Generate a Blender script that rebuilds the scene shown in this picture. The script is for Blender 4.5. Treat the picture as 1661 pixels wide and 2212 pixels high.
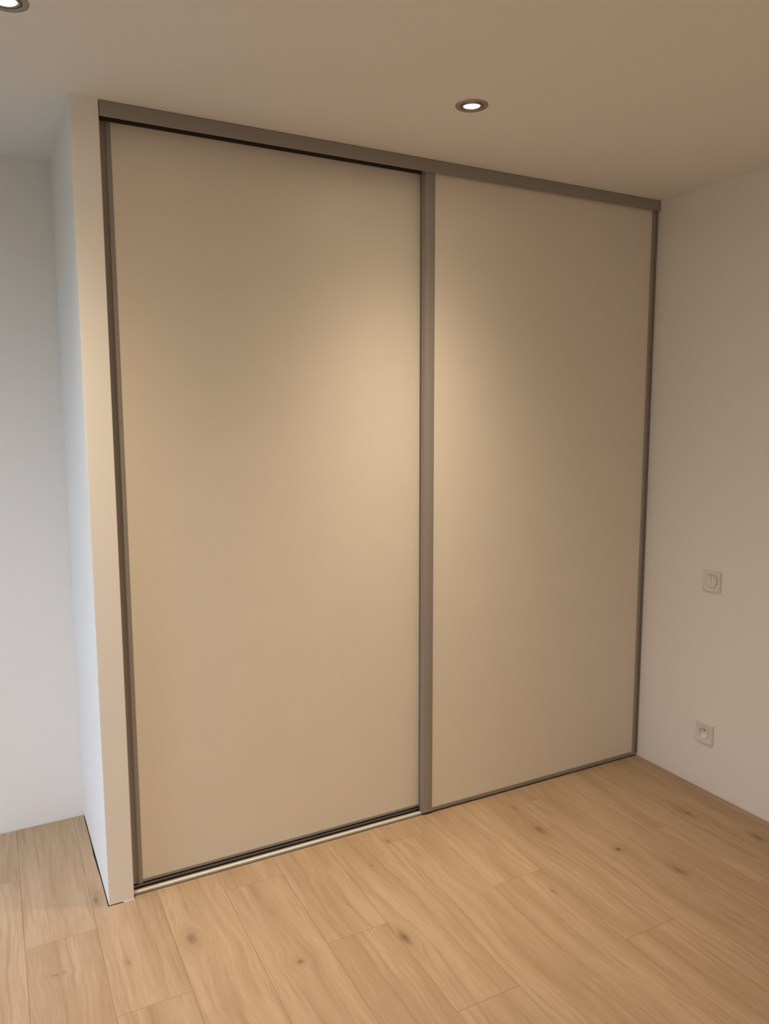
import bpy, bmesh, math, random
from mathutils import Vector, Matrix

scene = bpy.context.scene
for o in list(bpy.data.objects):
    bpy.data.objects.remove(o, do_unlink=True)
C = scene.collection

# ------------------------------------------------------------------ camera
cam_data = bpy.data.cameras.new('camera')
cam = bpy.data.objects.new('camera', cam_data)
C.objects.link(cam)
scene.camera = cam
RIGHT = Vector((0.8839, -0.4677, -0.0024))
UP = Vector((0.0592, 0.1068, 0.9925))
BACK = Vector((-0.4640, -0.8774, 0.1220))
CAM = Vector((-0.3683, -2.4733, 1.5776))
M = Matrix((RIGHT, UP, BACK)).transposed().to_4x4()
M.translation = CAM
cam.matrix_world = M
cam_data.sensor_fit = 'VERTICAL'
cam_data.sensor_height = 36.0
cam_data.lens = 1654.84 * 36.0 / 2212.0
cam_data.clip_start = 0.02
cam_data.clip_end = 100

# ------------------------------------------------------------------ sky and exposure
world = bpy.data.worlds.new('sky')
scene.world = world
world.use_nodes = True
wn = world.node_tree
for n in list(wn.nodes):
    wn.nodes.remove(n)
# an even overcast sky, three times brighter overhead than at the horizon
tco = wn.nodes.new('ShaderNodeTexCoord')
sxyz = wn.nodes.new('ShaderNodeSeparateXYZ')
elev = wn.nodes.new('ShaderNodeMapRange')
elev.inputs[1].default_value = 0.0
elev.inputs[2].default_value = 1.0
elev.inputs[3].default_value = 1.0 / 3.0
elev.inputs[4].default_value = 1.0
SKY_STRENGTH = 6.2
stren = wn.nodes.new('ShaderNodeMath')
stren.operation = 'MULTIPLY'
stren.inputs[1].default_value = SKY_STRENGTH
bg = wn.nodes.new('ShaderNodeBackground')
bg.inputs['Color'].default_value = (0.65, 0.79, 1.0, 1.0)
wo = wn.nodes.new('ShaderNodeOutputWorld')
wn.links.new(tco.outputs['Generated'], sxyz.inputs[0])
wn.links.new(sxyz.outputs[2], elev.inputs[0])
wn.links.new(elev.outputs[0], stren.inputs[0])
wn.links.new(stren.outputs[0], bg.inputs['Strength'])
wn.links.new(bg.outputs[0], wo.inputs['Surface'])

vs = scene.view_settings
vs.view_transform = 'Standard'
vs.look = 'None'
vs.exposure = 0.07
vs.gamma = 1.0
vs.use_curve_mapping = False

LAMP_POWER = 162.0
LAMP_COLOR = (1.0, 0.785, 0.54)
BEAM_SIGMA = math.radians(18.2)
BEAM_SPILL = 0.020

# ------------------------------------------------------------------ room measures (metres)
H = 2.5            # ceiling
XR = 2.2874        # right wall
XL = -1.05         # left wall
YB = 0.6574        # back wall of the niche
YF = -3.40         # wall behind the camera
TP = 0.0792        # thickness of the partition end wall

# ------------------------------------------------------------------ helpers
def obj(name, bm, mat, parent=None, smooth=False, loc=None):
    me = bpy.data.meshes.new(name)
    bmesh.ops.recalc_face_normals(bm, faces=bm.faces)
    bm.to_mesh(me)
    bm.free()
    if smooth:
        for p in me.polygons:
            p.use_smooth = True
    if mat:
        me.materials.append(mat)
    o = bpy.data.objects.new(name, me)
    C.objects.link(o)
    if loc is not None:
        o.location = loc
    if parent:
        o.parent = parent
    return o

def empty(name, loc=(0, 0, 0)):
    o = bpy.data.objects.new(name, None)
    o.empty_display_size = 0.05
    C.objects.link(o)
    o.location = loc
    return o

def tag(o, label, cat, group=None):
    o['label'] = label
    o['category'] = cat
    if group:
        o['group'] = group
    return o

def struct(o, label=None):
    o['kind'] = 'structure'
    if label:
        o['label'] = label
    return o

def add_box(bm, x0, x1, y0, y1, z0, z1, bevel=0.0, seg=2, edges=None):
    vs_ = [bm.verts.new(p) for p in ((x0, y0, z0), (x1, y0, z0), (x1, y1, z0), (x0, y1, z0),
                                     (x0, y0, z1), (x1, y0, z1), (x1, y1, z1), (x0, y1, z1))]
    fs = [bm.faces.new([vs_[i] for i in f]) for f in
          ((3, 2, 1, 0), (4, 5, 6, 7), (0, 1, 5, 4), (1, 2, 6, 5), (2, 3, 7, 6), (3, 0, 4, 7))]
    if bevel:
        es = set()
        for f in fs:
            es.update(f.edges)
        if edges == 'z':
            es = [e for e in es if abs((e.verts[0].co - e.verts[1].co).z) > 1e-6]
        bmesh.ops.bevel(bm, geom=list(es), offset=bevel, segments=seg, affect='EDGES', profile=0.5)
    return bm

def box(*a, **k):
    bm = bmesh.new()
    add_box(bm, *a, **k)
    return bm

def add_extrude(bm, prof, axis, a0, a1):
    """closed 2-D profile extruded along an axis ('z': prof = (x, y); 'x': prof = (y, z))"""
    def P(u, v, w):
        return (u, v, w) if axis == 'z' else (w, u, v)
    A = [bm.verts.new(P(u, v, a0)) for u, v in prof]
    Bv = [bm.verts.new(P(u, v, a1)) for u, v in prof]
    n = len(prof)
    for i in range(n):
        j = (i + 1) % n
        bm.faces.new((A[i], A[j], Bv[j], Bv[i]))
    bm.faces.new(A)
    bm.faces.new(Bv[::-1])
    return bm

def add_lathe(bm, prof, n=64, closed=False):
    """profile of (r, z) turned about z; r = 0 ends become poles"""
    rings = []
    for r, z in prof:
        if r < 1e-7:
            rings.append([bm.verts.new((0, 0, z))])
        else:
            rings.append([bm.verts.new((r * math.cos(2 * math.pi * i / n), r * math.sin(2 * math.pi * i / n), z)) for i in range(n)])
    pairs = list(zip(rings, rings[1:]))
    if closed:
        pairs.append((rings[-1], rings[0]))
    for a, b in pairs:
        for i in range(n):
            j = (i + 1) % n
            if len(a) == 1 and len(b) == 1:
                continue
            if len(a) == 1:
                bm.faces.new((a[0], b[i], b[j]))
            elif len(b) == 1:
                bm.faces.new((a[i], a[j], b[0]))
            else:
                bm.faces.new((a[i], a[j], b[j], b[i]))
    return bm

def auto_smooth(o, deg=35):
    me = o.data
    for p in me.polygons:
        p.use_smooth = True
    bm = bmesh.new()
    bm.from_mesh(me)
    for e in bm.edges:
        if len(e.link_faces) == 2 and e.calc_face_angle(0) > math.radians(deg):
            e.smooth = False
    bm.to_mesh(me)
    bm.free()
    return o

# ------------------------------------------------------------------ materials
class NT:
    """tiny node builder"""
    def __init__(self, name):
        self.m = bpy.data.materials.new(name)
        self.m.use_nodes = True
        self.t = self.m.node_tree
        for n in list(self.t.nodes):
            self.t.nodes.remove(n)
        self.out = self.t.nodes.new('ShaderNodeOutputMaterial')
    def n(self, typ, **k):
        nd = self.t.nodes.new(typ)
        for a, b in k.items():
            setattr(nd, a, b)
        return nd
    def put(self, sock, v):
        if isinstance(v, bpy.types.NodeSocket):
            self.t.links.new(v, sock)
        else:
            sock.default_value = v
    def math(self, op, a, b=0.0, c=0.0, clamp=False):
        nd = self.n('ShaderNodeMath', operation=op)
        nd.use_clamp = clamp
        self.put(nd.inputs[0], a)
        self.put(nd.inputs[1], b)
        self.put(nd.inputs[2], c)
        return nd.outputs[0]
    def xyz(self, x, y, z):
        nd = self.n('ShaderNodeCombineXYZ')
        for i, v in enumerate((x, y, z)):
            self.put(nd.inputs[i], v)
        return nd.outputs[0]
    def sep(self, v):
        nd = self.n('ShaderNodeSeparateXYZ')
        self.put(nd.inputs[0], v)
        return nd.outputs
    def noise(self, vec, scale=1.0, detail=2.0, rough=0.5, dist=0.0):
        nd = self.n('ShaderNodeTexNoise')
        self.put(nd.inputs['Vector'], vec)
        nd.inputs['Scale'].default_value = scale
        nd.inputs['Detail'].default_value = detail
        nd.inputs['Roughness'].default_value = rough
        nd.inputs['Distortion'].default_value = dist
        return nd.outputs['Fac']
    def mix(self, f, a, b):
        nd = self.n('ShaderNodeMix', data_type='RGBA')
        self.put(nd.inputs[0], f)
        self.put(nd.inputs[6], a)
        self.put(nd.inputs[7], b)
        return nd.outputs[2]
    def ramp(self, f, lo, hi):
        nd = self.n('ShaderNodeMapRange')
        nd.interpolation_type = 'SMOOTHSTEP'
        self.put(nd.inputs[0], f)
        nd.inputs[1].default_value = lo
        nd.inputs[2].default_value = hi
        return nd.outputs[0]
    def bsdf(self, color, rough=0.5, metal=0.0, bump=None, bstr=0.1, bdist=0.001, spec=0.5):
        p = self.n('ShaderNodeBsdfPrincipled')
        self.put(p.inputs['Base Color'], color)
        self.put(p.inputs['Roughness'], rough)
        self.put(p.inputs['Metallic'], metal)
        p.inputs['Specular IOR Level'].default_value = spec
        if bump is not None:
            b = self.n('ShaderNodeBump')
            b.inputs['Strength'].default_value = bstr
            b.inputs['Distance'].default_value = bdist
            self.put(b.inputs['Height'], bump)
            self.t.links.new(b.outputs[0], p.inputs['Normal'])
        self.t.links.new(p.outputs[0], self.out.inputs['Surface'])
        return self.m

def c4(r, g, b):
    return (r, g, b, 1.0)

def paint(name, col, rough=0.75, scale=220, bstr=0.12):
    t = NT(name)
    co = t.n('ShaderNodeTexCoord').outputs['Object']
    f = t.noise(co, 1.3, 3)
    a = tuple(c * 0.97 for c in col)
    colr = t.mix(f, c4(*a), c4(*col))
    return t.bsdf(colr, rough, bump=t.noise(co, scale, 2), bstr=bstr, bdist=0.0006, spec=0.3)

def lacquer(name, col, rough=0.38, metal=0.0, spec=0.5):
    t = NT(name)
    co = t.n('ShaderNodeTexCoord').outputs['Object']
    f = t.noise(co, 6, 2)
    a = tuple(c * 0.95 for c in col)
    return t.bsdf(t.mix(f, c4(*a), c4(*col)), rough, metal, bump=t.noise(co, 900, 1), bstr=0.04, bdist=0.0003, spec=spec)

def brushed(name, col, rough=0.35, metal=1.0):
    t = NT(name)
    co = t.n('ShaderNodeTexCoord').outputs['Object']
    x, y, z = t.sep(co)
    r = t.math('SQRT', t.math('ADD', t.math('MULTIPLY', x, x), t.math('MULTIPLY', y, y)))
    f = t.noise(t.xyz(t.math('MULTIPLY', r, 2500.0), z, 0.0), 1.0, 2)
    a = tuple(c * 0.8 for c in col)
    return t.bsdf(t.mix(f, c4(*a), c4(*col)), rough, metal, bump=f, bstr=0.1, bdist=0.0002)

def wood():
    t = NT('oak_laminate')
    co = t.n('ShaderNodeTexCoord').outputs['Object']
    x, y, z = t.sep(co)
    def attr(nm):
        return t.n('ShaderNodeAttribute', attribute_type='OBJECT', attribute_name=nm)
    seed = attr('grain_seed').outputs['Fac']
    tone = attr('grain_tone').outputs['Fac']
    # gentle meander of the grain
    me = t.noise(t.xyz(t.math('MULTIPLY', x, 3.0), t.math('MULTIPLY', y, 2.2), seed), 1.0, 2)
    psi = t.math('ADD', x, t.math('MULTIPLY', t.math('SUBTRACT', me, 0.5), 0.055))
    dark = 0.0
    halo = 0.0
    aspect, depth, _ = t.sep(attr('knot_form').outputs['Vector'])
    for nm in ('knot_a', 'knot_b'):
        kx, ky, ks = t.sep(attr(nm).outputs['Vector'])
        dx = t.math('SUBTRACT', x, kx)
        dy = t.math('SUBTRACT', y, ky)
        wob = t.noise(t.xyz(t.math('MULTIPLY', x, 85.0), t.math('MULTIPLY', y, 45.0), seed), 1.0, 4, 0.65)
        dys = t.math('MULTIPLY', dy, aspect)
        r2 = t.math('ADD', t.math('MULTIPLY', dx, dx), t.math('MULTIPLY', dys, dys))
        R2 = t.math('MULTIPLY', ks, ks)
        # grain flows round the knot like water round a pier
        q = t.math('DIVIDE', t.math('MULTIPLY', R2, 5.0), t.math('ADD', t.math('ADD', r2, t.math('MULTIPLY', R2, 2.0)), 1e-7))
        psi = t.math('SUBTRACT', psi, t.math('MULTIPLY', dx, q))
        e = t.math('DIVIDE', r2, t.math('ADD', R2, 1e-8))
        e = t.math('MULTIPLY', e, t.math('ADD', 0.10, t.math('MULTIPLY', t.math('POWER', wob, 2.0), 4.2)))
        d = t.math('POWER', 2.718, t.math('MULTIPLY', e, -1.6))
        h = t.math('POWER', 2.718, t.math('MULTIPLY', e, -0.16))
        on = t.math('GREATER_THAN', ks, 0.0005)
        dark = t.math('ADD', dark, t.math('MULTIPLY', d, on))
        halo = t.math('ADD', halo, t.math('MULTIPLY', h, on))
    broad = t.noise(t.xyz(t.math('MULTIPLY', psi, 16.0), t.math('MULTIPLY', y, 1.5), seed), 1.0, 3, 0.55)
    streak = t.noise(t.xyz(t.math('MULTIPLY', psi, 75.0), t.math('MULTIPLY', y, 2.6), seed), 1.0, 3, 0.6)
    fibre = t.noise(t.xyz(t.math('MULTIPLY', psi, 420.0), t.math('MULTIPLY', y, 11.0), seed), 1.0, 2, 0.6)
    cloud = t.noise(t.xyz(t.math('MULTIPLY', x, 7.0), t.math('MULTIPLY', y, 3.5), seed), 1.0, 2)
    # cathedral figure: rings where the board cuts the growth layers
    ring_arg = t.math('ADD', t.math('MULTIPLY', psi, 130.0), t.math('MULTIPLY', broad, 34.0))
    rings = t.math('MULTIPLY', t.math('ADD', t.math('SINE', ring_arg), 1.0), 0.5)
    light = c4(0.460, 0.338, 0.224)
    mid = c4(0.378, 0.265, 0.166)
    deep = c4(0.250, 0.158, 0.085)
    col = t.mix(t.ramp(broad, 0.32, 0.72), light, mid)
    col = t.mix(t.math('MULTIPLY', t.ramp(streak, 0.46, 0.80), 0.55), col, deep)
    col = t.mix(t.math('MULTIPLY', t.ramp(cloud, 0.45, 0.8), 0.28), col, mid)
    col = t.mix(t.math('MULTIPLY', rings, 0.10), col, deep)
    col = t.mix(t.math('MULTIPLY', t.ramp(fibre, 0.42, 0.80), 0.26), col, deep)
    col = t.mix(t.math('MULTIPLY', t.ramp(fibre, 0.48, 0.22), 0.22), col, c4(0.58, 0.45, 0.31))
    col = t.mix(t.math('MULTIPLY', halo, 0.30, clamp=True), col, deep)
    col = t.mix(t.math('MULTIPLY', dark, depth, clamp=True), col, c4(0.11, 0.068, 0.038))
    hs = t.n('ShaderNodeHueSaturation')
    t.put(hs.inputs['Value'], t.math('ADD', 1.0, tone))
    t.put(hs.inputs['Color'], col)
    hgt = t.math('ADD', t.math('MULTIPLY', fibre, 0.6), t.math('MULTIPLY', streak, 0.4))
    return t.bsdf(hs.outputs[0], 0.52, bump=hgt, bstr=0.12, bdist=0.0006, spec=0.4)

def emit(name, col, strength):
    t = NT(name)
    e = t.n('ShaderNodeEmission')
    e.inputs['Color'].default_value = c4(*col)
    e.inputs['Strength'].default_value = strength
    t.t.links.new(e.outputs[0], t.out.inputs['Surface'])
    return t.m

M_wall = paint('white_wall_paint', (0.87, 0.865, 0.855))
M_ceil = paint('white_ceiling_paint', (0.86, 0.85, 0.835), 0.85, 160, 0.15)
M_wood = wood()
M_sub = paint('dark_underlay', (0.035, 0.03, 0.028), 0.9)
M_panel = lacquer('cream_melamine', (0.80, 0.765, 0.70), 0.42, spec=0.35)
M_frame = lacquer('grey_lacquered_profile', (0.305, 0.285, 0.270), 0.30)
M_inner = lacquer('dark_channel', (0.045, 0.038, 0.034), 0.6)  # for the rail channels; also paints shade under the door and in downlights
M_alu = lacquer('satin_aluminium', (0.74, 0.71, 0.66), 0.45, 0.25)
M_nickel = brushed('brushed_nickel', (0.46, 0.41, 0.35), 0.34)
M_cup = brushed('lamp_cup', (0.36, 0.32, 0.27), 0.4)
M_lens = emit('lamp_lens', (1.0, 0.84, 0.62), 10.0)
M_plastic = lacquer('white_plastic', (0.79, 0.775, 0.755), 0.35)
M_hole = lacquer('hole_shade_black', (0.02, 0.02, 0.02), 0.5)
M_brass = lacquer('earth_pin_metal', (0.55, 0.48, 0.38), 0.3, 1.0)
M_caulk = paint('white_sealant', (0.82, 0.81, 0.80), 0.5, 90)
M_winframe = lacquer('white_window_frame', (0.80, 0.80, 0.80), 0.3)
M_ground = paint('outside_ground', (0.16, 0.17, 0.12), 0.9, 20)

def glass():
    t = NT('window_glass')
    g = t.n('ShaderNodeBsdfTransparent')
    s = t.n('ShaderNodeBsdfGlossy')
    s.inputs['Roughness'].default_value = 0.02
    m = t.n('ShaderNodeMixShader')
    m.inputs[0].default_value = 0.06
    t.t.links.new(g.outputs[0], m.inputs[1])
    t.t.links.new(s.outputs[0], m.inputs[2])
    t.t.links.new(m.outputs[0], t.out.inputs['Surface'])
    return t.m
M_glass = glass()

# ------------------------------------------------------------------ room shell
WT = 0.12
floor = struct(obj('floor', box(XL - WT, XR + WT, YF - WT, YB + WT, -0.10, -0.008), M_sub))
ceiling = struct(obj('ceiling', box(XL - WT, XR + WT, YF - WT, YB + WT, H, H + 0.12), M_ceil))
struct(obj('wall_right', box(XR, XR + WT, YF - WT, YB + WT, -0.008, H), M_wall))
struct(obj('wall_back', box(XL, XR, YB, YB + WT, -0.008, H), M_wall))
struct(obj('wall_front', box(XL, XR, YF - WT, YF, -0.008, H), M_wall))
# the white end wall of the wardrobe niche
struct(obj('wall_partition', box(-TP, 0.0, 0.0, YB, 0.0022, H, bevel=0.0018, seg=2, edges='z'), M_wall))
# left wall with a tall window, out of the picture: the daylight comes from here
WY0, WY1, WZ0, WZ1 = -0.60, 0.40, 0.04, 2.20
bm = bmesh.new()
add_box(bm, XL - WT, XL, YF - WT, WY0, -0.008, H)
add_box(bm, XL - WT, XL, WY1, YB + WT, -0.008, H)
add_box(bm, XL - WT, XL, WY0, WY1, WZ1, H)
add_box(bm, XL - WT, XL, WY0, WY1, -0.008, WZ0)
struct(obj('wall_left', bm, M_wall))
win = struct(empty('window_1', (XL - 0.06, (WY0 + WY1) / 2, WZ0)))
def wbox(name, y0, y1, z0, z1, mat=M_winframe, x0=-0.03, x1=0.03):
    o = obj(name, box(x0, x1, y0, y1, z0, z1), mat, win)
    return o
hw = (WY1 - WY0) / 2
hh = WZ1 - WZ0
wbox('window_frame', -hw, -hw + 0.05, 0, hh)
wbox('window_frame', hw - 0.05, hw, 0, hh)
wbox('window_frame', -hw + 0.05, hw - 0.05, 0, 0.06)
wbox('window_frame', -hw + 0.05, hw - 0.05, hh - 0.06, hh)
wbox('mullion', -0.04, 0.04, 0.06, hh - 0.06)
wbox('pane', -hw + 0.05, -0.04, 0.06, hh - 0.06, M_glass, -0.003, 0.003)
wbox('pane', 0.04, hw - 0.05, 0.06, hh - 0.06, M_glass, -0.003, 0.003)
struct(obj('ground', box(XL - 30, XL - WT - 0.02, -20, 20, -0.5, -0.35), M_ground))

# ------------------------------------------------------------------ oak planks
random.seed(11)
PW, PX0, SL = 0.20340, 0.0752, 0.010     # plank width, a seam at y = 0, slant of the seams
JY = {0: -0.50, 1: -0.91, 2: -0.10}      # end joints, by column
PLEN = 1.205
GAP = 0.00018
CH = 0.0007
KNOTS = [  # world x, y, size (found on the boards)
    (0.119, -0.282, 0.017), (0.377, -0.533, 0.012), (0.696, -0.583, 0.016), (-0.259, -0.256, 0.0085),
    (1.627, -0.533, 0.012), (1.718, -0.731, 0.015), (1.456, -0.294, 0.016), (2.060, -0.475, 0.015),
    (2.150, -0.720, 0.016), (-0.112, 0.052, 0.012), (0.905, -0.088, 0.008), (1.474, -0.111, 0.007),
    (0.78, -0.20, 0.004), (1.25, -0.62, 0.005), (-0.07, -0.30, 0.004),
    (-0.9, -0.6, 0.016), (0.5, -1.6, 0.016), (1.3, -2.0, 0.014), (-0.6, -1.9, 0.016), (1.9, -1.7, 0.016)]

FORMS = {(-0.259, -0.256): (2.6, 0.85), (0.377, -0.533): (1.3, 0.7), (1.627, -0.533): (1.0, 0.95), (0.119, -0.282): (0.5, 0.6), (0.696, -0.583): (0.45, 0.8)}

def plank_mesh(poly, cx, cy):
    """flat board from a polygon (ccw) with a small chamfer round the top"""
    n = len(poly)
    def inset(d):
        out = []
        for i in range(n):
            p0, p1, p2 = (Vector(poly[i - 1]), Vector(poly[i]), Vector(poly[(i + 1) % n]))
            e1 = (p1 - p0).normalized()
            e2 = (p2 - p1).normalized()
            n1 = Vector((-e1.y, e1.x))
            n2 = Vector((-e2.y, e2.x))
            b = (n1 + n2)
            b = b / max(b.dot(n1), 1e-6)
            out.append(p1 + b * d)
        return out
    bm = bmesh.new()
    lo = [bm.verts.new((p[0] - cx, p[1] - cy, -0.008)) for p in inset(GAP)]
    md = [bm.verts.new((p[0] - cx, p[1] - cy, -CH)) for p in inset(GAP)]
    up = [bm.verts.new((p[0] - cx, p[1] - cy, 0.0)) for p in inset(GAP + CH * 0.8)]
    for a, b in ((lo, md), (md, up)):
        for i in range(n):
            j = (i + 1) % n
            bm.faces.new((a[i], a[j], b[j], b[i]))
    bm.faces.new(up)
    return bm

def add_plank(poly, key):
    xs = [p[0] for p in poly]
    ys = [p[1] for p in poly]
    cx, cy = (min(xs) + max(xs)) / 2, (min(ys) + max(ys)) / 2
    o = obj('plank', plank_mesh(poly, cx, cy), M_wood, floor, loc=(cx, cy, 0))
    r = random.Random(key)
    o['grain_seed'] = r.uniform(0, 60)
    o['grain_tone'] = r.uniform(-0.032, 0.032)
    ks = [k for k in KNOTS if min(xs) < k[0] < max(xs) and min(ys) < k[1] < max(ys)][:2]
    fm = FORMS.get((ks[0][0], ks[0][1]), (0.42, 0.62)) if ks else (0.42, 0.6)
    o['knot_form'] = [fm[0], fm[1], 0.0]
    while len(ks) < 2:
        ks.append((50.0, 50.0, 0.0))
    o['knot_a'] = [ks[0][0] - cx, ks[0][1] - cy, ks[0][2]]
    o['knot_b'] = [ks[1][0] - cx, ks[1][1] - cy, ks[1][2]]
    return o

YTRK = 0.0165            # boards stop at the floor track in front of the doors
YNB = YB - 0.0006         # and short of the niche wall
XPS = -TP - 0.004        # and short of the partition
def cut(y0, y1, n=14):
    r = random.Random(5)
    out = []
    for k in range(1, n):
        y = y0 + (y1 - y0) * k / n
        out.append((XPS + 0.0016 - 0.0022 * math.exp(-((y - 0.30) / 0.10) ** 2) + r.uniform(-0.0006, 0.0006), y))
    return out
c_lo = int(math.floor((XL - PX0) / PW)) - 1
c_hi = int(math.ceil((XR - PX0) / PW)) + 1
for c in range(c_lo, c_hi):
    s0, s1 = PX0 + c * PW, PX0 + (c + 1) * PW
    j0 = JY[(c + 1) % 3]
    m = -4
    while True:
        a, b = j0 + m * PLEN, j0 + (m + 1) * PLEN
        m += 1
        if a > YB:
            break
        if b < YF:
            continue
        a, b = max(a, YF + 0.003), min(b, YNB - (0.0035 if c == -3 else 0.0))
        if b - a < 0.01:
            continue
        def sx(s, y):
            return min(max(s + SL * y, XL + 0.003), XR - 0.0025)
        def quad(s0_, s1_, y0, y1):
            p = [(sx(s0_, y0), y0), (sx(s1_, y0), y0), (sx(s1_, y1), y1), (sx(s0_, y1), y1)]
            if p[1][0] - p[0][0] < 0.004:
                return None
            return p
        if s0 > -0.02:                       # boards that run up to the wardrobe
            if a >= YTRK:
                continue
            p = quad(s0, s1, a, min(b, YTRK))
        elif s1 < XPS:                       # boards that run into the niche
            p = quad(s0, s1, a, b)
        else:                                # the board cut round the end of the partition
            if b <= 0:
                p = quad(s0, s1, a, b)
            elif a < 0:
                p = [(sx(s0, a), a), (sx(s1, a), a), (sx(s1, YTRK), YTRK), (0.0035, YTRK), (0.0035, -0.0005),
                     (XPS + 0.0012, -0.0005)] + cut(-0.0005, b) + [(XPS + 0.0022, b), (sx(s0, b), b)]
            else:
                p = [(sx(s0, a), a), (XPS, a)] + cut(a, b) + [(XPS, b), (sx(s0, b), b)]
        if p:
            add_plank(p, c * 31 + m)
# the strip of hardened sealant under the end of the partition
bm = bmesh.new()
add_extrude(bm, [(-0.0012, 0.0), (0.004, 0.0), (0.004, 0.0022), (0.0, 0.0022)], 'x', -0.034, 0.0015)
struct(obj('trim_1', bm, M_caulk), 'thin white sealant line under the end of the partition wall')

# ------------------------------------------------------------------ sliding wardrobe
# top rail: fascia with a small lip, an open double channel behind
X0, X1 = 0.002, XR - 0.0005
RZ = 2.4555
rail = empty('top_rail', (0, 0, RZ))
tag(rail, 'grey lacquered top rail running along the ceiling above both sliding doors', 'rail')
bm = bmesh.new()
add_extrude(bm, [(0.0, RZ + 0.004), (0.001, RZ + 0.0005), (0.004, RZ), (0.0055, RZ + 0.002), (0.0045, RZ + 0.006),
                 (0.0035, RZ + 0.008), (0.0035, H - 0.0016), (0.0, H - 0.0016)], 'x', X0, X1)
o = auto_smooth(obj('fascia', bm, M_frame))
o.parent = rail
o.matrix_parent_inverse = Matrix.Translation((0, 0, -RZ))
def rpart(name, b, mat):
    o = obj(name, b, mat)
    o.parent = rail
    o.matrix_parent_inverse = Matrix.Translation((0, 0, -RZ))
    return o
rpart('channel_top', box(X0, X1, 0.0037, 0.096, H - 0.006, H - 0.0016), M_inner)
rpart('channel_web', box(X0, X1, 0.0415, 0.0440, 2.4568, H - 0.0062), M_inner)
rpart('channel_back', box(X0, X1, 0.0925, 0.0955, 2.452, H - 0.0062), M_inner)

# floor track: rounded front lip, groove, middle rib, groove, rear lip
trk = empty('floor_track', (0, 0.025, -0.008))
tag(trk, 'low aluminium floor track under the two sliding doors', 'track')
def tpart(name, prof, mat, smooth=True):
    bm = bmesh.new()
    add_extrude(bm, prof, 'x', 0.003, XR - 0.0008)
    o = obj(name, bm, mat)
    if smooth:
        auto_smooth(o, 50)
    o.parent = trk
    o.matrix_parent_inverse = Matrix.Translation((0, -0.025, 0.008))
    return o
tpart('track_base', [(0.0172, -0.008), (0.098, -0.008), (0.098, -0.0025), (0.0255, -0.0025), (0.0172, -0.0045)], M_inner, False)  # near-black base brought forward to paint the shadow under the front door
lip = [(0.0255, -0.0024), (0.0365, -0.0024)]
for k in range(0, 9):
    a = math.pi * k / 8
    lip.append((0.031 + 0.0055 * math.cos(a), 0.0035 + 0.0042 * math.sin(a)))
tpart('front_lip', lip, M_alu)
tpart('guide_rib', [(0.0395, -0.0024), (0.0415, -0.0024), (0.0415, 0.0055), (0.0395, 0.0055)], M_alu)
tpart('guide_rib', [(0.066, -0.0024), (0.068, -0.0024), (0.068, 0.0055), (0.066, 0.0055)], M_alu)
tpart('rear_lip', [(0.094, -0.0024), (0.098, -0.0024), (0.098, 0.0065), (0.094, 0.0065)], M_alu)

# doors
def stile_prof(w, depth, mirror=False, x=0.0, y=0.0):
    """C-shaped grip profile seen from above: outer fin, shallow hollow, flange over the panel"""
    p = [(0.0, 0.003), (0.0012, 0.0008), (0.004, 0.0)]
    n = 10
    for k in range(n + 1):
        u = k / n
        p.append((0.006 + u * (w - 0.0125), -0.0016 * math.sin(math.pi * u)))
    p += [(w - 0.004, 0.0002), (w - 0.0012, 0.0014), (w, 0.0045), (w, depth), (0.0, depth)]
    if mirror:
        p = [(w - a, b) for a, b in p][::-1]
    return [(x + a, y + b) for a, b in p]

def grip_prof(w, depth, x, y, hollow=0.0085, fl=0.0130):
    """deep hollow grip: bright flange at the panel, deep hollow, thin outer fin (at +x)"""
    p = [(0.0, 0.003), (0.0015, 0.0006), (0.0035, 0.0), (fl - 0.0025, 0.0), (fl - 0.0005, 0.0012), (fl, hollow)]
    for k in range(1, 7):
        u = k / 7
        p.append((fl + u * (w - fl - 0.0030), hollow + 0.002 * math.sin(math.pi * u)))
    p += [(w - 0.0026, hollow), (w - 0.0022, 0.0030), (w - 0.0012, 0.0022), (w, 0.0030), (w, depth), (0.0, depth)]
    return [(x + a, y + b) for a, b in p]

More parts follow.
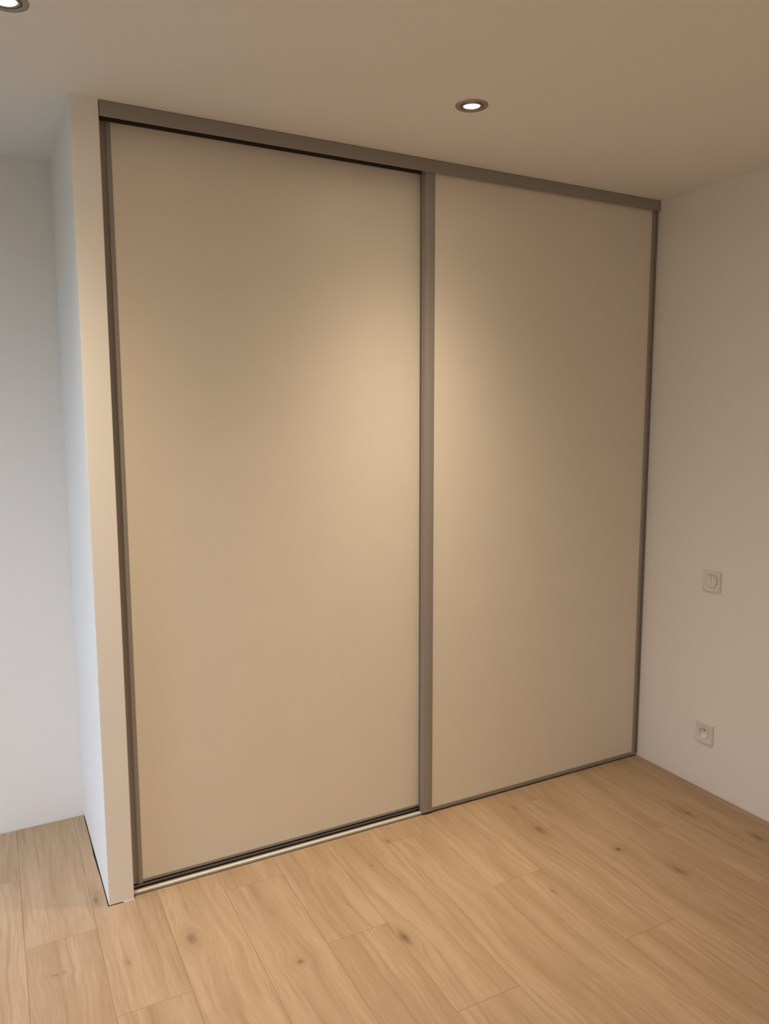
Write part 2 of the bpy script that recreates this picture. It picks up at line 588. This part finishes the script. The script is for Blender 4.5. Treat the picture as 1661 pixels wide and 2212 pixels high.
def door(name, label, x0, x1, y, z0, z1, wl, wr, left_kind, right_kind):
    d = empty(name, ((x0 + x1) / 2, y, z0))
    tag(d, label, 'sliding door', 'wardrobe sliding doors')
    inv = Matrix.Translation((-(x0 + x1) / 2, -y, -z0))
    def part(nm, bm, mat, sm=40):
        o = obj(nm, bm, mat)
        if sm:
            auto_smooth(o, sm)
        o.parent = d
        o.matrix_parent_inverse = inv
        return o
    dep = 0.028
    part('panel', box(x0 + wl - 0.001, x1 - wr + 0.001, y + 0.005, y + 0.015, z0 + 0.010, z1 - 0.004), M_panel, 0)
    bm = bmesh.new()
    if left_kind == 'flat':
        add_extrude(bm, stile_prof(wl, dep, False, x0, y), 'z', z0 - 0.001, z1)
    else:
        pr = [(x0 + wl - (a - x0), b) for a, b in grip_prof(wl, dep, x0, y, 0.0042, 0.0150)][::-1]
        add_extrude(bm, pr, 'z', z0 - 0.001, z1)
    part('stile', bm, M_frame)
    bm = bmesh.new()
    if right_kind == 'flat':
        add_extrude(bm, stile_prof(wr, dep, True, x1 - wr, y), 'z', z0 - 0.001, z1)
    else:
        add_extrude(bm, grip_prof(wr, dep, x1 - wr, y), 'z', z0 - 0.001, z1)
    part('stile', bm, M_frame)
    # slim rails along the foot and the head of the panel
    bm = bmesh.new()
    add_extrude(bm, [(y + 0.0025, z0 + 0.0015), (y + 0.004, z0), (y + 0.024, z0), (y + 0.024, z0 + 0.0095), (y + 0.0046, z0 + 0.0110), (y + 0.0025, z0 + 0.0105)],
                'x', x0 + wl - 0.002, x1 - wr + 0.002)
    part('bottom_rail', bm, M_frame)
    part('head_rail', box(x0 + wl - 0.002, x1 - wr + 0.002, y + 0.003, y + 0.022, z1 - 0.006, z1), M_frame, 0)
    return d
door('sliding_door', 'right cream sliding door, running in front, with wide grey stile at the centre',
     1.1155, XR - 0.0012, 0.0090, 0.0125, 2.474, 0.0430, 0.0340, 'flat', 'grip')
door('sliding_door', 'left cream sliding door, set back behind the other, beside the white partition end',
     0.0030, 1.1630, 0.0500, 0.0180, 2.478, 0.0360, 0.0430, 'grip', 'flat')

# ------------------------------------------------------------------ recessed downlights
def downlight(x, y, label, tilt, group='ceiling downlights', power=LAMP_POWER):
    d = empty('downlight', (x, y, H))
    tag(d, label, 'downlight', group)
    bm = bmesh.new()
    add_lathe(bm, [(0.0345, 0.0), (0.0345, -0.0016), (0.0355, -0.0026), (0.0460, -0.0026), (0.0482, -0.0018), (0.0490, 0.0)], 72, closed=True)
    auto_smooth(obj('trim_ring', bm, M_nickel, d), 30)
    bm = bmesh.new()                       # swivel cup, a dark slit away from the ring
    add_lathe(bm, [(0.0243, -0.0008), (0.0262, -0.0034), (0.0312, -0.0036), (0.0326, -0.0024), (0.0328, -0.0001), (0.0244, -0.0001)], 64, closed=True)
    cup = auto_smooth(obj('swivel_ring', bm, M_cup, d), 30)
    cup.rotation_euler = tilt
    bm = bmesh.new()
    prof = []
    for k in range(9):
        a = (math.pi / 2) * k / 8
        prof.append((0.0240 * math.cos(a), -0.0016 - 0.0046 * math.sin(a)))
    prof[-1] = (0.0, prof[-1][1])
    add_lathe(bm, [(0.0240, -0.0002)] + prof, 48)
    lens = obj('lens', bm, M_lens, cup, smooth=True)
    lens['label'] = 'glowing warm white lens'
    bm = bmesh.new()
    add_lathe(bm, [(0.0, -0.0006), (0.0346, -0.0006), (0.0346, -0.0001), (0.0, -0.0001)], 48)
    obj('dark_well_disc', bm, M_inner, d)  # flat near-black disc; shade of the recess is put into its colour
    # the beam of the reflector lamp: narrow core with a wide faint spill
    ld = bpy.data.lights.new('beam', 'SPOT')
    ld.energy = power
    ld.color = LAMP_COLOR
    ld.spot_size = math.radians(176)
    ld.spot_blend = 0.15
    ld.shadow_soft_size = 0.024
    ld.use_nodes = True
    nt = ld.node_tree
    em = nt.nodes['Emission']
    tc = nt.nodes.new('ShaderNodeTexCoord')
    sp = nt.nodes.new('ShaderNodeSeparateXYZ')
    nt.links.new(tc.outputs['Normal'], sp.inputs[0])
    def mth(op, a, b=0.0):
        nd = nt.nodes.new('ShaderNodeMath')
        nd.operation = op
        for i, v in enumerate((a, b)):
            if isinstance(v, bpy.types.NodeSocket):
                nt.links.new(v, nd.inputs[i])
            else:
                nd.inputs[i].default_value = v
        return nd.outputs[0]
    ang = mth('ARCCOSINE', mth('MINIMUM', mth('ABSOLUTE', sp.outputs[2]), 1.0))
    g = mth('POWER', 2.71828, mth('MULTIPLY', mth('MULTIPLY', ang, ang), -1.0 / (2 * BEAM_SIGMA ** 2)))
    nt.links.new(mth('ADD', g, mth('MULTIPLY', mth('ABSOLUTE', sp.outputs[2]), BEAM_SPILL)), em.inputs['Strength'])
    lo = bpy.data.objects.new('beam', ld)
    C.objects.link(lo)
    lo.parent = d
    lo.location = (0, 0, -0.034)
    return d

T1 = (math.radians(4), math.radians(-3), 0)
downlight(0.9915, -0.4640, 'lit nickel-rimmed downlight in the ceiling in front of the sliding doors', T1)
downlight(-0.2560, -0.4640, 'lit nickel-rimmed downlight cut by the top left corner of the photo', T1, power=LAMP_POWER * 0.84)
downlight(0.9915, -2.85, 'unseen nickel-rimmed downlight added behind the camera for bounced light, nearer the right wall', (0, 0, 0))  # unseen rear row, added so its bounce lifts the ambient light
downlight(-0.2560, -2.85, 'unseen nickel-rimmed downlight added behind the camera for bounced light, nearer the window', (0, 0, 0))  # second unseen lamp added for the same bounce off the front wall

# ------------------------------------------------------------------ switch and socket on the right wall
def rsq(a, half, rad):
    """point of a rounded square at polar angle a"""
    ca, sa = math.cos(a), math.sin(a)
    m = half / max(abs(ca), abs(sa))
    px, py = ca * m, sa * m
    k = half - rad
    if abs(px) > k and abs(py) > k:
        cx, cy = math.copysign(k, px), math.copysign(k, py)
        # ray from the origin against the corner arc
        b = ca * cx + sa * cy
        q = cx * cx + cy * cy - rad * rad
        r = b + math.sqrt(max(b * b - q, 0))
        px, py = ca * r, sa * r
    return px, py

def plate_mesh(half, th, rad, hole, depth):
    """square plate with rounded edge and a round hole; local z points out of the wall"""
    bm = bmesh.new()
    n = 72
    loops = []
    def sq(h, z, r):
        loops.append([bm.verts.new((*rsq(2 * math.pi * (i + 0.5) / n, h, r), z)) for i in range(n)])
    def ci(r, z):
        loops.append([bm.verts.new((r * math.cos(2 * math.pi * (i + 0.5) / n), r * math.sin(2 * math.pi * (i + 0.5) / n), z)) for i in range(n)])
    sq(half, 0.0, rad)
    sq(half, th * 0.55, rad)
    sq(half - 0.0006, th * 0.82, rad)
    sq(half - 0.0022, th, rad)
    ci(hole + 0.0012, th)
    ci(hole, th - 0.0008)
    ci(hole, th - depth)
    for a, b in zip(loops, loops[1:]):
        for i in range(n):
            j = (i + 1) % n
            bm.faces.new((a[i], a[j], b[j], b[i]))
    return bm

WALLROT = Matrix(((0, 0, -1), (-1, 0, 0), (0, 1, 0))).to_4x4()   # local x -> -y, local y -> z, local z -> -x

def on_wall(name, y, z):
    e = empty(name)
    m = WALLROT.copy()
    m.translation = (XR - 0.0003, y, z)
    e.matrix_world = m
    return e

sw = on_wall('light_switch', -0.3565, 0.9025)
tag(sw, 'square white double light switch with round rocker, above the socket on right wall', 'switch')
auto_smooth(obj('plate', plate_mesh(0.0430, 0.0095, 0.0025, 0.0285, 0.006), M_plastic, sw), 40)
for s in (-1, 1):
    bm = bmesh.new()
    pts = [(s * 0.0006, -0.0268)]
    n = 20
    arc = []
    for k in range(n + 1):
        a = -math.pi / 2 + math.pi * k / n
        px, py = 0.0274 * math.cos(a), 0.0274 * math.sin(a)
        arc.append((s * max(px, 0.0006), py))
    lo_ = [bm.verts.new((px, py, 0.0036)) for px, py in arc]
    # rocker key: the top half leans in for one, the bottom for the other
    up_ = [bm.verts.new((px * 0.985 if abs(px) > 0.001 else px, py * 0.985, 0.0098 + (-s) * 0.030 * py + 0.0012 * (1 - (py / 0.0274) ** 2))) for px, py in arc]
    m_ = len(arc)
    for i in range(m_):
        j = (i + 1) % m_
        bm.faces.new((lo_[i], lo_[j], up_[j], up_[i]))
    bm.faces.new(up_)
    bm.faces.new(lo_[::-1])
    obj('rocker', bm, M_plastic, sw)
bm = bmesh.new()
add_lathe(bm, [(0.0, 0.0033), (0.0284, 0.0033), (0.0284, 0.0035), (0.0, 0.0035)], 48)
obj('mechanism', bm, M_plastic, sw)

so = on_wall('power_socket', -0.3570, 0.2500)
tag(so, 'square white power socket with round well and earth pin, low on right wall', 'socket')
auto_smooth(obj('plate', plate_mesh(0.0430, 0.0105, 0.0025, 0.0250, 0.004), M_plastic, so), 40)
bm = bmesh.new()
add_lathe(bm, [(0.0249, 0.0085), (0.0262 - 0.0015, 0.0122), (0.0232, 0.0128), (0.0215, 0.0112), (0.0205, -0.0050), (0.0195, -0.0058), (0.0, -0.0058)], 56)
auto_smooth(obj('well', bm, M_plastic, so), 35)
bm = bmesh.new()
add_lathe(bm, [(0.0024, -0.0057), (0.0024, 0.0080), (0.0018, 0.0100), (0.0, 0.0105)], 20)
for v in bm.verts:
    v.co.y += 0.0105
obj('earth_pin', bm, M_brass, so, smooth=True)
for s in (-1, 1):
    bm = bmesh.new()
    add_lathe(bm, [(0.0027, -0.0057), (0.0027, -0.0053), (0.0, -0.0053)], 20)
    for v in bm.verts:
        v.co.x += s * 0.0095
    obj('dark_hole_disc', bm, M_hole, so)  # thin dark disc, no opening; the hole's shade is its colour
